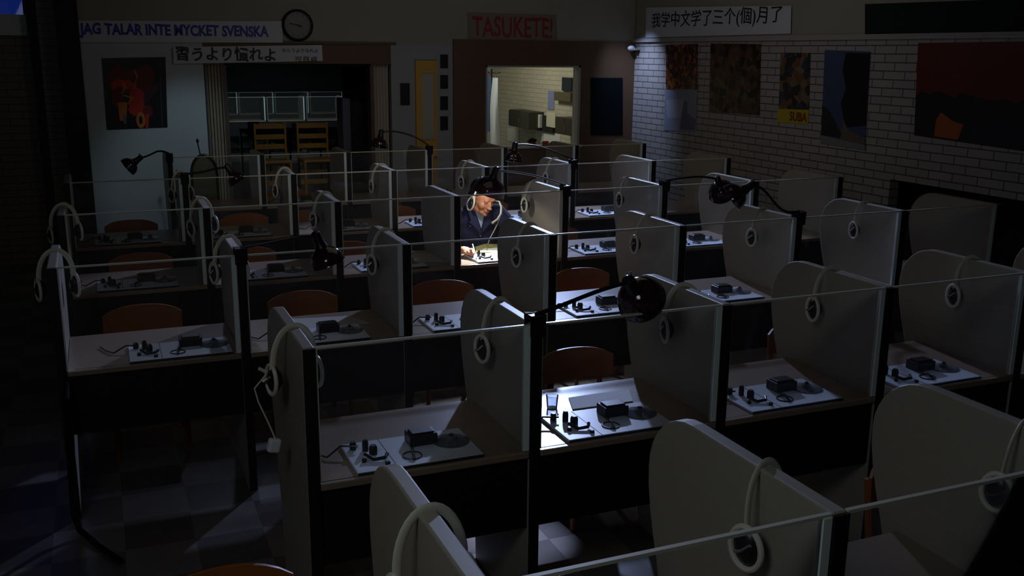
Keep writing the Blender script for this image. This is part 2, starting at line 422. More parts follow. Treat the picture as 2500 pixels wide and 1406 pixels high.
for r, cs in DECKS.items():
    for c in cs:
        o = d0 if first else copy_tree(d0); first = False
        o.location = (c*W + random.uniform(-.01, .03) + (.13 if (r, c) == ('C', -1) else 0), YR[r]+.004, .741)
        tag(o, f'pale tape deck with black knobs on the booth desk, {ORD[c-RANGE[r][0]]} {ROWTXT[r]}'.replace('with black knobs on the booth desk', 'on desk'), None, 'tape decks on the booth desks')

# ---------------------------------------------------------------- headsets
def ring(mb, c, rx, rz, t, ax=0, n=24, lean=0):
    pts = []
    for k in range(n+1):
        q = 2*PI*k/n
        pts.append((c[0]+lean*math.sin(q), c[1]+rx*math.cos(q), c[2]+rz*math.sin(q)))
    mb.tube(pts, t, 8, cap=False)
def make_headset(worn=False):
    o = thing('headset', '', 'headset')
    a, dz = .082, .135
    pts = []
    for k in range(17):
        q = PI*k/16
        pts.append((a*math.cos(q), 0, -dz+dz*math.sin(q)))
    pts = [(a+.004, 0, -dz-.02)]+pts+[(-a-.004, 0, -dz-.02)]
    MB().tube(pts, .012, 10, flat=(1.0, .33)).build('headband', m_cream, o, smooth=True)
    for s in (-1, 1):
        c = (s*(a+.002), 0, -dz-.055)
        rg = MB(); ring(rg, (c[0]+s*.006, 0, c[2]), .043, .055, .008)
        rg.build('cup_ring', m_cream, o, smooth=True)
        MB().ell((c[0]-s*.004, 0, c[2]), (.024, .038, .050)).build('ear_cup', m_blackp, o, smooth=True)
        MB().lathe([(.030, 0), (.034, .006), (.034, .014), (.028, .02)], (c[0]-s*.006, 0, c[2]), (-s, 0, 0), 20).build('ear_cushion', m_foam, o, smooth=True)
        MB().tube([(c[0]+s*.022, -.025, c[2]+.02), (c[0]+s*.024, 0, c[2]), (c[0]+s*.022, .022, c[2]-.008)], .0045, 6).build('cup_bar', m_chrome, o)
    return o
h0 = make_headset(); first = True
# row, partition index, distance along the partition, twist, lean
HS = [('A', 0, .34, .15), ('A', 1, .27, .35), ('A', 2, .24, .30), ('B', 0, .27, .25), ('B', 1, .37, .30), ('B', 2, .33, -.2), ('B', 3, .38, -.05), ('B', 4, .34, -.1),
      ('C', -1, .40, .3), ('C', 0, .50, .35), ('C', 1, .42, .3), ('C', 2, .32, .2), ('C', 3, .38, .0), ('C', 4, .36, .1), ('C', 5, .36, -.1),
      ('D', -1, .4, .3), ('D', 0, .40, .45), ('D', 1, .40, .3), ('D', 3, .54, .1), ('D', 4, .55, .0),
      ('E', 0, .42, .5), ('E', 1, .40, .3), ('E', 2, .40, .1), ('E', 3, .45, .2), ('E', 4, .4, .1)]
HSP = {}
for r, c, y, tw in HS:
    o = h0 if first else copy_tree(h0); first = False
    o.location = (c*W+T/2, YR[r]+y, 1.247)
    o.rotation_euler = (random.uniform(-.12, .12), random.uniform(-.05, .05), tw)
    i = [q[1] for q in HS if q[0] == r].index(c)
    n = len([q for q in HS if q[0] == r])
    lab = 'rightmost' if i == n-1 else ORD[i]
    tag(o, f'cream headset hung over a partition, {lab} {ROWTXT[r]}', None, 'headsets hung over the partitions')
    HSP[(r, c)] = o
# dangling cord and plug box under the leftmost one in the second row
p = HSP[('B', 0)].location
o = thing('microphone_capsule', 'small white box hanging on a cord beside the nearest grey partition', 'microphone', (p.x-.12, p.y, 0))
MB().tube([(0.02, 0, 1.08), (-.03, -.01, 1.03), (-.02, -.02, .98), (.01, -.03, .90), (.03, -.04, .84)], .003, 6).build('cord', m_cream, o)
MB().obox((.024, -.04, .815), .045, .03, .052, (0, .25, .2)).build('white_box', mat('white_plastic', (.75, .78, .80), .4), o, bevel=.008)
MB().tube([(.02, 0, 1.08), (-.01, .0, 1.10), (.04, .0, 1.07), (.0, 0, 1.05)], .007, 6).build('plug', m_cream, o)

# ---------------------------------------------------------------- chairs
def make_chair():
    o = thing('wooden_chair', '', 'chair')
    s = MB()
    pr = [(-.19, -.19), (.19, -.19), (.20, .12), (.16, .19), (-.16, .19), (-.20, .12)]
    s.prism(pr, 2, .43, .448); s.build('seat', m_wood, o, bevel=.006)
    n = 12; vs = []; fs = []
    for t in (0, .014):
        for j in range(5):
            for i in range(n+1):
                u = i/n*2-1; z = .61+.165*j/4
                if j == 4: z -= .03*abs(u)**4 + .012*u*u
                if j == 0: z += .02*abs(u)**4
                vs.append((u*.215, .20+t-.055*u*u+.05*(z-.6), z))
    S = 5*(n+1)
    for j in range(4):
        for i in range(n):
            a = j*(n+1)+i
            fs.append((a, a+1, a+n+2, a+n+1)); fs.append((S+a, S+a+n+1, S+a+n+2, S+a+1))
    for i in range(n):
        fs.append((i, S+i, S+i+1, i+1)); a = 4*(n+1)+i; fs.append((a, a+1, S+a+1, S+a))
    for j in range(4):
        a = j*(n+1); fs.append((a, a+n+1, S+a+n+1, S+a)); a += n; fs.append((a, S+a, S+a+n+1, a+n+1))
    MB().add(vs, fs).build('backrest', m_wood, o, smooth=True)
    for sx in (-1, 1):
        MB().tube([(sx*.17, -.17, .43), (sx*.19, -.19, 0)], .014, 8).build('leg', m_wood, o)
        MB().tube([(sx*.16, .21, .70), (sx*.165, .17, .43), (sx*.19, .21, 0)], .014, 8).build('leg', m_wood, o)
    MB().box(-.17, -.175, .39, .17, -.155, .425).box(-.17, .15, .39, .17, .17, .425).build('seat_frame', m_wood, o)
    return o
ch0 = make_chair(); first = True
CH = [('B', 1, .70, .84, .05), ('B', 2, .52, .95, .1), ('B', 3, .4, .85, 0),
      ('C', -1, .42, .85, .0), ('C', 0, .51, .86, .06), ('C', 1, .54, .84, -.05), ('C', 2, .72, .86, 0), ('C', 3, .40, .82, .2),
      ('D', -1, .48, .85, .0), ('D', 0, .42, .80, .2), ('D', 2, .46, .86, 0), ('D', 3, .45, .86, .1), ('D', 1, .3, .78, .1),
      ('E', -1, .47, .80, .0), ('E', 0, .60, .84, .1), ('E', 3, .45, .86, .1), ('E', 1, .33, .84, .1), ('E', 2, .32, .84, .1),
      ('F', 1, .40, .84, 0),
      ('A', 0, -.35, .90, .1), ('A', 2, .45, .85, .15), ('A', 1, .45, .95, .0)]
for r, c, x, y, a in CH:
    o = ch0 if first else copy_tree(ch0); first = False
    o.location = (c*W+x, YR[r]+y, 0); o.rotation_euler = (0, 0, a)
    cs = sorted(q[1] for q in CH if q[0] == r)
    i = cs.index(c); lab = 'rightmost' if i == len(cs)-1 else ORD[i]
    if len(cs) == 1: lab = 'the only one'
    tag(o, f'orange-brown wooden chair behind a desk, {lab} {ROWTXT[r]}', None, 'wooden chairs behind the booths')
    if (r, c) == ('D', 2): tag(o, 'orange-brown wooden chair the man in the navy jacket sits on')

# ---------------------------------------------------------------- desk lamps
def lamp(label, clamp, shade, opening, ctrl, R=.10, on=False, neck=None):
    """clamp on a post top, gooseneck to a dome shade. opening = direction the shade faces"""
    clamp, shade = Vector(clamp), Vector(shade)
    o = thing('desk_lamp', label, 'desk lamp', clamp, group='black clamp-on desk lamps')
    op = Vector(opening).normalized(); s = shade-clamp
    MB().box(-.03, -.02, -.05, .03, .0-.008, .03).box(-.03, .03, -.05, .03, .045, .03).box(-.03, -.02, .012, .03, .045, .03).build('clamp', m_steel, o, bevel=.003)
    MB().tube([(0, .045, -.02), (0, .085, -.02)], .006, 8).build('clamp_screw', m_chrome, o)
    top = s - op*(R*.95)              # apex of the dome
    sock = top - op*.055
    P0 = Vector((0, .01, .03)); P3 = sock; ctrl = [Vector(q) for q in ctrl]
    P1 = P0+ctrl[0]; P2 = P3+ctrl[1]
    pts = []
    for k in range(21):
        t = k/20
        pts.append(P0*(1-t)**3+P1*3*t*(1-t)**2+P2*3*t*t*(1-t)+P3*t**3)
    MB().tube(pts, .0085, 8).build('gooseneck', m_steel, o, smooth=True)
    MB().lathe([(.012, -.03), (.024, -.02), (.026, .03), (.034, .055), (.03, .062)], sock, op, 20).build('socket', m_blackp, o, smooth=True)
    MB().lathe([(.008, 0), (.008, .015)], sock+Vector((0, 0, .026)), (0, 0, 1), 10).build('switch', m_chrome, o)
    pr = []
    for k in range(11):
        q = k/10*PI/2
        pr.append((max(.03, R*math.sin(q)), R*.95*(1-math.cos(q))))
    pr += [(R*1.03, R*1.02), (R*1.0, R*1.02)]
    for k in range(10, -1, -1):
        q = k/10*PI/2
        pr.append((max(.026, (R-.004)*math.sin(q)), R*.95*(1-math.cos(q))+.004))
    mb = MB().lathe(pr, top, op, 32)
    mb.f = mb.f[:-2]; mb.mi = mb.mi[:-2]
    mb.build('lamp_shade', m_shade, o, smooth=True)
    bc = top+op*R*.5
    bm_ = emit_mat('lit_bulb', (1.0, .93, .85), 9) if on else mat('frosted_bulb', (.6, .6, .58), .3)
    MB().ell(bc, (.026, .026, .032)).tube([top+op*.005, bc], .014, 10).build('bulb', bm_, o, smooth=True)
    if on:
        L = light('POINT', 'desk_lamp_light', clamp+top+op*(R*.98), None, 2.0, (.96, .94, .90), .02)
        light('SPOT', 'desk_lamp_beam', clamp+top+op*(R*1.0), (2.02, 3.34, .76), 90, (.86, .90, 1.0), .02, 75, .5)
    return o
def post(r, c): return Vector((c*W+T/2, YR[r], 1.245))
lamp('black gooseneck lamp with maroon dome, clamped between the two nearest clear panes', post('B', 1), at(1566, 732, 1, .08), (.62, .42, -.62), [(.12, 0, .02), (-.16, -.02, -.01)], .096)
lamp('black gooseneck lamp reaching left from the third row toward another dome', post('C', 4), at(1788, 482, 1, 1.72), (-.75, .3, -.55), [(-.20, 0, -.03), (.16, 0, -.02)], .085)
lamp('black gooseneck lamp with bright highlight on its dome, clamped in the seated man\'s row', post('D', 4), at(1762, 470, 1, 3.2), (.55, .4, -.7), [(.12, -.03, .02), (-.14, 0, .05)], .105)
lamp('black gooseneck lamp with wide dome hanging over the third row desk at left', post('C', 0), at(800, 640, 1, 1.60), (.35, -.05, -.93), [(.18, -.02, .02), (-.12, 0, .02)], .088)
lamp('lit black dome lamp in front of the seated man\'s forehead', post('D', 3), at(1193, 468, 1, 3.62), (-.25, .22, -.95), [(-.14, .22, .06), (.2, 0, -.02)], .122, on=True)
lamp('black desk lamp with blue-white glint, low behind the left partitions', post('E', 0), at(580, 441, 1, 4.86), (.5, -.3, -.8), [(.16, 0, -.01), (-.12, 0, .01)], .075)
lamp('black desk lamp reaching left in front of the white wall', post('F', 0), at(312, 408, 1, 6.5), (-.8, -.2, -.55), [(-.12, 0, .06), (.15, 0, .03)], .085)
lamp('black dome lamp before the right folding partition', post('F', 3), at(925, 356, 1, 6.6), (-.25, -.2, -.95), [(-.10, .05, .10), (.15, 0, .04)], .09)
lamp('black dome lamp below the lit office window', post('E', 4), at(1253, 391, 1, 4.95), (-.2, -.2, -.95), [(-.12, 0, .05), (.2, 0, .03)], .085)


# ---------------------------------------------------------------- the seated man
def remesh(mb, name, mats, voxel, parent=None, smooth=6, factor=.5):
    o = mb.build(name, mats, parent)
    r = o.modifiers.new('remesh', 'REMESH'); r.mode = 'VOXEL'; r.voxel_size = voxel; r.use_smooth_shade = True
    s = o.modifiers.new('smooth', 'SMOOTH'); s.factor = factor; s.iterations = smooth
    dg = bpy.context.evaluated_depsgraph_get()
    me = bpy.data.meshes.new_from_object(o.evaluated_get(dg)); o.modifiers.clear(); o.data = me
    for p_ in me.polygons: p_.use_smooth = True
    return o
HX, HY = 2.165, 3.93
man = thing('person', 'seated man in a navy jacket and pale shirt, writing under a lit lamp', 'person', (HX, 4.05, 0))
O = Vector((HX, 4.05, 0))
def L_(x, y, z): return Vector((x, y, z))-O
m_skin = mat('skin', (.52, .22, .12), .5); m_skin.node_tree.nodes['Principled BSDF'].inputs['Subsurface Weight'].default_value = .1
m_navy = mat('navy_cloth', (.018, .022, .080), .85, noise=.2, nscale=40)
m_shirt = mat('pale_blue_shirt', (.50, .62, .80), .8)
m_hair = mat('black_hair', (.008, .006, .006), .45)
# head frame: face toward -y, then turned to his left and bowed
HC = L_(2.150, 3.90, 1.115)
HM = Matrix.Translation(HC) @ Euler((0, 0, math.radians(22))).to_matrix().to_4x4() @ Euler((math.radians(26), 0, 0)).to_matrix().to_4x4() @ Matrix.Scale(1.08, 4)
body = MB()
def h(c, r, rot=(0, 0, 0)): body.ell(c, r, rot, 20, 0, HM)
h((0, .015, .035), (.075, .095, .085))            # skull
h((0, -.012, -.02), (.064, .078, .085))           # face
h((0, -.05, -.085), (.040, .035, .030))           # jaw
h((0, -.078, -.095), (.020, .016, .018))          # chin
for s in (-1, 1):
    h((s*.038, -.052, -.028), (.026, .028, .030))   # cheek
    h((s*.030, -.078, .022), (.024, .012, .009))    # brow
    h((s*.048, -.01, -.07), (.016, .04, .025), (.5, 0, 0))  # jaw side
    h((s*.078, .012, -.015), (.010, .020, .032))    # ear
    h((s*.030, -.074, .003), (.014, .010, .008))    # eyelid
h((0, -.092, -.012), (.011, .014, .026), (-.35, 0, 0))    # nose bridge
h((0, -.106, -.032), (.013, .014, .011))          # nose tip
for s in (-1, 1): h((s*.012, -.098, -.035), (.008, .010, .008))
h((0, -.083, -.062), (.024, .012, .011))          # lips
hb = HM @ Vector((0, .03, -.08))
chest = L_(2.15, 4.06, .98)
body.tube([hb, (hb+chest)/2+Vector((0, .01, .01)), chest], [.052, .055, .07], 16)
body.ell(L_(2.15, 4.10, .80), (.15, .10, .20)); body.ell(L_(2.15, 4.14, .55), (.16, .12, .13))
arms = {}
def arm(sh, el, wr):
    body.tube([sh, (sh+el)/2, el], [.05, .045, .036], 14); body.ell(el, (.037, .037, .037))
    body.tube([el, (el*2+wr)/3, wr], [.036, .038, .024], 14); body.ell(sh, (.055, .055, .055))
shR, elR, wrR = L_(1.975, 4.06, .965), L_(1.80, 3.86, .80), L_(1.845, 3.575, .785)
shL, elL, wrL = L_(2.335, 4.06, .965), L_(2.44, 3.83, .795), L_(2.32, 3.60, .775)
arm(shR, elR, wrR); arm(shL, elL, wrL)
def finger(pts, r=.0085):
    pts = [Vector(p_) for p_ in pts]
    body.tube(pts, [r*1.08, r*1.05, r*.98, r*.85][:len(pts)], 10)
    for q in pts: body.ell(q, (r, r, r), n=10)
    return pts
# right hand holding a pen: palm edge on the desk, fingers closing on the barrel
pc = L_(1.868, 3.500, .788)
body.tube([wrR, pc+Vector((-.004, .045, .0)), pc], [.026, .032, .036], 14, flat=(1, .75))
body.ell(pc+Vector((.002, -.012, 0)), (.036, .036, .022))
tipz = .765
finger([pc+Vector((.024, -.030, .012)), pc+Vector((.034, -.062, .020)), pc+Vector((.026, -.092, .004)), pc+Vector((.014, -.108, -.006))])      # index
finger([pc+Vector((.008, -.036, .012)), pc+Vector((.012, -.074, .014)), pc+Vector((.008, -.098, -.004)), pc+Vector((.004, -.106, -.016))])      # middle
finger([pc+Vector((-.008, -.036, .006)), pc+Vector((-.008, -.070, .004)), pc+Vector((-.006, -.088, -.010)), pc+Vector((.004, -.082, -.018))])  # ring
finger([pc+Vector((-.024, -.028, .0)), pc+Vector((-.026, -.056, -.004)), pc+Vector((-.020, -.070, -.014)), pc+Vector((-.008, -.066, -.018))], .0075)  # little
finger([pc+Vector((.030, .000, .0)), pc+Vector((.046, -.030, .002)), pc+Vector((.040, -.062, .0)), pc+Vector((.024, -.088, -.006))], .010)      # thumb
# left hand flat on the paper
lc = L_(2.285, 3.545, .765)
body.tube([wrL, (wrL+lc)/2, lc], [.026, .033, .036], 14, flat=(1, .6))
for k, (dx, ln) in enumerate(((-.028, .060), (-.010, .072), (.009, .068), (.027, .054))):
    finger([lc+Vector((dx*.9-.01, -.025, .004)), lc+Vector((dx*1.05-.022, -.025-ln*.45, .008)), lc+Vector((dx*1.1-.030, -.025-ln*.8, 0)), lc+Vector((dx*1.15-.034, -.025-ln, -.006))], .008)
finger([lc+Vector((-.030, .010, .0)), lc+Vector((-.056, -.012, .002)), lc+Vector((-.068, -.036, -.002)), lc+Vector((-.074, -.050, -.006))], .0095)
# legs
for s in (-1, 1):
    body.tube([L_(2.15+s*.09, 4.12, .50), L_(2.15+s*.11, 3.90, .52), L_(2.15+s*.12, 3.70, .50)], [.085, .075, .058], 14)
    body.tube([L_(2.15+s*.12, 3.70, .50), L_(2.15+s*.12, 3.73, .28), L_(2.15+s*.12, 3.76, .07)], [.056, .052, .036], 14)
    body.tube([L_(2.15+s*.12, 3.79, .045), L_(2.15+s*.125, 3.70, .04), L_(2.15+s*.13, 3.60, .03)], [.036, .036, .026], 12)
remesh(body, 'body', m_skin, .0042, man, 5, .5)
# jacket with collar and lapels
jk = MB()
jk.ell(L_(2.15, 4.10, .80), (.185, .135, .24)); jk.ell(L_(2.15, 4.12, .55), (.19, .15, .14)); jk.ell(L_(2.15, 4.08, .93), (.195, .115, .10))
for sh, el, wr in ((shR, elR, wrR), (shL, elL, wrL)):
    jk.ell(sh, (.075, .08, .07))
    jk.tube([sh, (sh+el)/2, el], [.072, .066, .056], 14); jk.ell(el, (.056, .056, .052))
    jk.tube([el, (el+wr)/2, wr*.88+el*.12], [.056, .050, .038], 14)
for k in range(14):      # collar roll round the neck
    q = PI*(-.10+1.2*k/13)
    jk.ell(L_(2.15+.078*math.cos(q), 4.035+.065*math.sin(q)+.01, 1.012+.02*math.sin(q)), (.022, .022, .024))
remesh(jk, 'jacket', m_navy, .007, man, 5, .5)
# lapels and shirt front
fy = 3.955
def quad(name, pts, m_, th=.008, y=(0, 0)):
    n = len(pts); vs = [L_(*p_) for p_ in pts]+[L_(p_[0], p_[1]+th, p_[2]) for p_ in pts]
    fs = [tuple(range(n)), tuple(range(n, 2*n))[::-1]]+[(i, (i+1) % n, n+(i+1) % n, n+i) for i in range(n)]
    return MB().add(vs, fs).build(name, m_, man, bevel=.003)
quad('shirt', [(2.105, 3.965, 1.02), (2.15, 3.95, 1.012), (2.195, 3.965, 1.02), (2.172, 3.935, .94), (2.152, 3.925, .862), (2.128, 3.935, .94)], m_shirt, .04)
for s in (-1, 1):
    X = 2.150
    quad('lapel', [(X+s*.055, 3.965, 1.03), (X+s*.095, 3.965, 1.0), (X+s*.085, 3.93, .93), (X+s*.10, 3.93, .92), (X+s*.004, 3.915, .83), (X+s*.020, 3.925, .92)], m_navy, .012)
for z in (.80, .72): MB().ell(L_(2.155, 3.947 if z > .75 else 3.955, z), (.008, .005, .008), n=10).build('button', m_chrome, man)
MB().ell(L_(2.07, 3.955, .885), (.007, .005, .007), n=10).build('button', m_chrome, man)
# hair and mouth
hr = MB()
hr.ell((0, .028, .048), (.082, .096, .088), n=24, M4=HM); hr.ell((0, -.015, .085), (.066, .072, .050), n=20, M4=HM); hr.ell((0, .06, -.02), (.070, .058, .060), n=20, M4=HM)
for k in range(40):
    q = random.uniform(0, 2*PI); t = random.uniform(0, 1.1)
    c_ = (.076*math.sin(t)*math.cos(q), .022+.088*math.sin(t)*math.sin(q), .05+.084*math.cos(t))
    hr.ell(c_, (.014, .016, .012), n=8, M4=HM)
remesh(hr, 'hair', m_hair, .005, man, 2, .4)
mth = MB(); mth.ell((0, -.0945, -.060), (.021, .004, .004), n=12, M4=HM); mth.ell((0, -.0945, -.067), (.018, .004, .004), n=12, M4=HM)
mth.build('lips', mat('lips', (.42, .13, .10), .5), man, smooth=True)
for s in (-1, 1):
    MB().ell((s*.030, -.081, .003), (.010, .003, .003), n=10, M4=HM).build('eye', mat('eye_dark', (.02, .015, .012), .3), man, smooth=True)
# trousers as clothing
tr = MB()
tr.ell(L_(2.15, 4.14, .52), (.19, .15, .10))
for s in (-1, 1):
    tr.tube([L_(2.15+s*.09, 4.12, .52), L_(2.15+s*.11, 3.90, .53), L_(2.15+s*.12, 3.70, .51)], [.10, .09, .075], 14)
    tr.tube([L_(2.15+s*.12, 3.70, .51), L_(2.15+s*.12, 3.73, .28), L_(2.15+s*.12, 3.76, .10)], [.074, .066, .055], 14)
remesh(tr, 'trousers', mat('dark_trousers', (.02, .02, .03), .9), .010, man, 4, .5)
sh_ = MB()
for s in (-1, 1):
    sh_.tube([L_(2.15+s*.12, 3.80, .05), L_(2.15+s*.125, 3.70, .045), L_(2.15+s*.13, 3.58, .035)], [.046, .046, .034], 12)
sh_.build('shoes', m_blackp, man, smooth=True)
# worn headset
hs = copy_tree(h0); tag(hs, 'cream headset worn on the head of the seated man', None, 'headsets hung over the partitions')
hs.parent = None
if 'group' in hs: del hs['group']
HMW = Matrix.Translation(O) @ HM
hs.matrix_world = HMW @ Matrix.Translation((0, .004, .142)) @ Matrix.Diagonal((1.02, .70, .98, 1))
for c_ in hs.children:
    pass
bp_ = [at(1219, 492, 1, 3.80), at(1224, 505, 1, 3.79), at(1223, 522, 1, 3.77), at(1214, 536, 1, 3.76), at(1201, 545, 1, 3.75)]
inv = hs.matrix_world.inverted()
bl = [inv @ p_ for p_ in bp_]
earL = Vector((.088, -.02, -.18))
MB().tube([earL, (earL+bl[0])/2+Vector((.012, 0, 0)), bl[0]], .005, 8).build('boom', m_cream, hs, smooth=True)
MB().tube(bl, [.006, .009, .010, .009, .010], 10).build('microphone', m_cream, hs, smooth=True)
pa = [at(1224, 512, 1, 3.80), at(1221, 530, 1, 3.79), at(1215, 545, 1, 3.78), at(1208, 560, 1, 3.75), at(1196, 582, 1, 3.70), at(1189, 601, 2, .752)]
MB().tube([inv @ p_ for p_ in pa], .004, 6).build('cord', m_cream, hs, smooth=True)
# pen and paper
pt = Vector(at(1164, 634, 2, .757)); ph = O+pc+Vector((.030, -.055, .055))
pn = thing('pen', 'white pen held in the seated man\'s right hand', 'pen', (pt.x, pt.y, .757))
dv = (ph-Vector((pt.x, pt.y, .757)))
MB().tube([dv*.08, dv*1.0], .0045, 10).build('barrel', m_paper, pn)
MB().tube([(0, 0, 0), dv*.08], [.001, .0045], 10).build('tip', mat('blue_ink_plastic', (.05, .07, .4), .4), pn)
def sheet(name, label, cat, quadpx, z, m_, th=.003, group=None):
    pts = [at(x, y, 2, z) for x, y in quadpx]; c = sum(pts, Vector())/len(pts)
    mb = MB().prism([(p_.x-c.x, p_.y-c.y) for p_ in pts], 2, 0, th)
    return tag(mb.build(name, m_, loc=(c.x, c.y, z)), label, cat, group)
sheet('paper', 'yellow sheet of paper on the desk in front of the seated man', 'paper', [(1163, 617), (1161, 603), (1183, 596), (1240, 597), (1242, 616)], .745, mat('yellow_paper', (.66, .62, .22), .6), .003)
sheet('folder', 'thick white booklet flat on the desk behind the bright tape deck', 'booklet', [(1398, 1000), (1388, 972), (1470, 960), (1535, 952), (1545, 980)], .742, m_paper, .003)
sheet('paper', 'pale sheet lying on the desk of the third row at left', 'paper', [(725, 805), (700, 780), (850, 772), (905, 790), (820, 800)], .742, mat('grey_paper', (.42, .40, .35), .6), .003)
sheet('paper', 'pale crumpled sheet on the desk left of the seated man', 'paper', [(1000, 640), (1000, 622), (1050, 618), (1095, 640)], .742, mat('dull_paper', (.45, .42, .34), .6), .003)
# drinking glass on the bright desk
g = at(1355, 1000, 2, .742)
o = thing('drinking_glass', 'short clear drinking glass on the brightest desk', 'glass', (g.x, g.y+.03, .742))
MB().lathe([(.022, 0), (.027, .055), (.0255, .055), (.021, .004)], n=20).build('glass_body', m_smoke, o, smooth=True)

# ---------------------------------------------------------------- text and banners
def text_mesh(s, size, sx=1, ext=.0008, bold=0, spacing=1, shear=0):
    cu = bpy.data.curves.new('t', 'FONT'); cu.body = s; cu.size = size; cu.extrude = ext; cu.offset = bold
    cu.align_x = 'CENTER'; cu.align_y = 'CENTER'; cu.space_character = spacing; cu.shear = shear; cu.resolution_u = 3
    o = bpy.data.objects.new('t', cu); COL.objects.link(o)
    dg = bpy.context.evaluated_depsgraph_get(); dg.update()
    me = bpy.data.meshes.new_from_object(o.evaluated_get(dg))
    bpy.data.objects.remove(o); bpy.data.curves.remove(cu)
    return me
def lettering(parent, s, width, height, off, m_, side, bold=0, jit=0, name='lettering'):
    """fit text into width x height; side 'back' faces -y, 'right' faces -x"""
    me = text_mesh(s, 1, bold=bold)
    xs = [v.co.x for v in me.vertices]; ys = [v.co.y for v in me.vertices]
    cx, cy = (max(xs)+min(xs))/2, (max(ys)+min(ys))/2; fx = width/(max(xs)-min(xs)); fy = height/(max(ys)-min(ys))
    for v in me.vertices:
        x, y, z = (v.co.x-cx)*fx, (v.co.y-cy)*fy, v.co.z
        if jit: y += jit*math.sin(x*23)*height; x += jit*.3*math.sin(y*40)*height
        v.co = Vector((x+off[0], -.0035-z, y+off[1])) if side == 'back' else Vector((-.0035-z, -(x+off[0]), y+off[1]))
    me.materials.clear(); me.materials.append(m_)
    o = bpy.data.objects.new(name, me); COL.objects.link(o); o.parent = parent
    return o
def banner(name, label, cat, pxq, side, plane, m_, wav=.01):
    """pxq: TL, TR, BR, BL pixels on wall plane"""
    ax = 1 if side == 'back' else 0
    P = [at(x, y, ax, plane) for x, y in pxq]; c = sum(P, Vector())/4
    o = thing(name, label, cat, c)
    n = 24; vs = []; fs = []
    for t in (0, .0015):
        for j in range(3):
            for i in range(n+1):
                u, v = i/n, j/2
                p_ = (P[3]*(1-u)+P[2]*u)*(1-v)+(P[0]*(1-u)+P[1]*u)*v - c
                d = t
                vs.append((p_.x, p_.y+d, p_.z) if side == 'back' else (p_.x+d, p_.y, p_.z))
    S = 3*(n+1)
    for j in range(2):
        for i in range(n):
            a = j*(n+1)+i; fs += [(a, a+1, a+n+2, a+n+1), (S+a, S+a+n+1, S+a+n+2, S+a+1)]
    for i in range(n): fs += [(i, S+i, S+i+1, i+1), (2*(n+1)+i, 2*(n+1)+i+1, S+2*(n+1)+i+1, S+2*(n+1)+i)]
    for j in range(2): a = j*(n+1); fs += [(a, a+n+1, S+a+n+1, S+a), (a+n, S+a+n, S+a+2*n+1, a+2*n+1)]
    MB().add(vs, fs).build('sheet', m_, o)
    return o, P, c
m_blueink = mat('blue_paint', (.03, .025, .38), .5); m_redink = mat('red_paint', (.32, .025, .015), .5); m_ink = mat('black_ink', (.012, .012, .014), .5)
o, P, c = banner('banner', 'long pale banner with blue capital letters left of the clock', 'banner', [(165, 50), (690, 52), (690, 104), (165, 104)], 'back', YB-.025, m_banner)
lettering(o, 'JAG TALAR INTE MYCKET SVENSKA', (P[1]-P[0]).length*.88, .150, (-.02, .0), m_blueink, 'back', .035, .02)
o, P, c = banner('banner', 'pale banner with black brush script above the opening', 'banner', [(422, 115), (786, 110), (788, 149), (424, 156)], 'back', YB-.03, m_banner)
wd = (P[1]-P[0]).length
lettering(o, '習うより慣れよ', wd*.66, .15, (-wd*.155, 0), m_ink, 'back', .026, .05)
lettering(o, 'ならうよりなれよ', wd*.25, .040, (wd*.345, .045), m_ink, 'back', .01, name='small_lettering')
lettering(o, '可良貞', wd*.16, .055, (wd*.385, -.045), m_ink, 'back', .01, name='small_lettering')
o, P, c = banner('banner', 'dull paper banner with tall red capital letters above the office window', 'banner', [(1140, 30), (1358, 36), (1362, 102), (1142, 97)], 'back', YB-.005, mat('dull_banner', (.22, .19, .15), .7))
lettering(o, 'TASUKETE!', (P[1]-P[0]).length*.90, .235, (0, .0), m_redink, 'back', .012, .03)
o, P, c = banner('banner', 'pale banner with black characters high on the brick wall', 'banner', [(1578, 18), (1932, 14), (1930, 82), (1576, 92)], 'right', XR-.01, m_banner)
wd = abs(P[1].y-P[0].y)
lettering(o, '我学中文学了三个(個)月了', wd*.90, .20, (0, .03), m_ink, 'right', .005, .03)

# clock
c = at(727, 62, 1, YB-.04)
o = thing('wall_clock', 'round black-rimmed wall clock above the opening', 'clock', (c.x, YB, c.z))
MB().lathe([(.150, 0), (.168, .0), (.172, .03), (.150, .045), (.138, .045), (.138, .030), (.15, .028)], (0, 0, 0), (0, -1, 0), 40).build('rim', m_blackp, o, smooth=True)
MB().lathe([(.142, 0), (.142, .03)], (0, 0, 0), (0, -1, 0), 40).build('dial', mat('clock_dial', (.17, .18, .19), .4), o)
tk = MB()
for k in range(12):
    q = k*PI/6; tk.obox((.118*math.sin(q), -.031, .118*math.cos(q)), .006, .002, .018, (0, q, 0))
tk.build('hour_marks', m_ink, o)
MB().obox((-.030, -.034, .008), .11, .003, .014, (0, .22, 0)).build('minute_hand', m_ink, o)
MB().obox((.018, -.037, -.003), .06, .003, .018, (0, .3, 0)).build('hour_hand', m_ink, o)

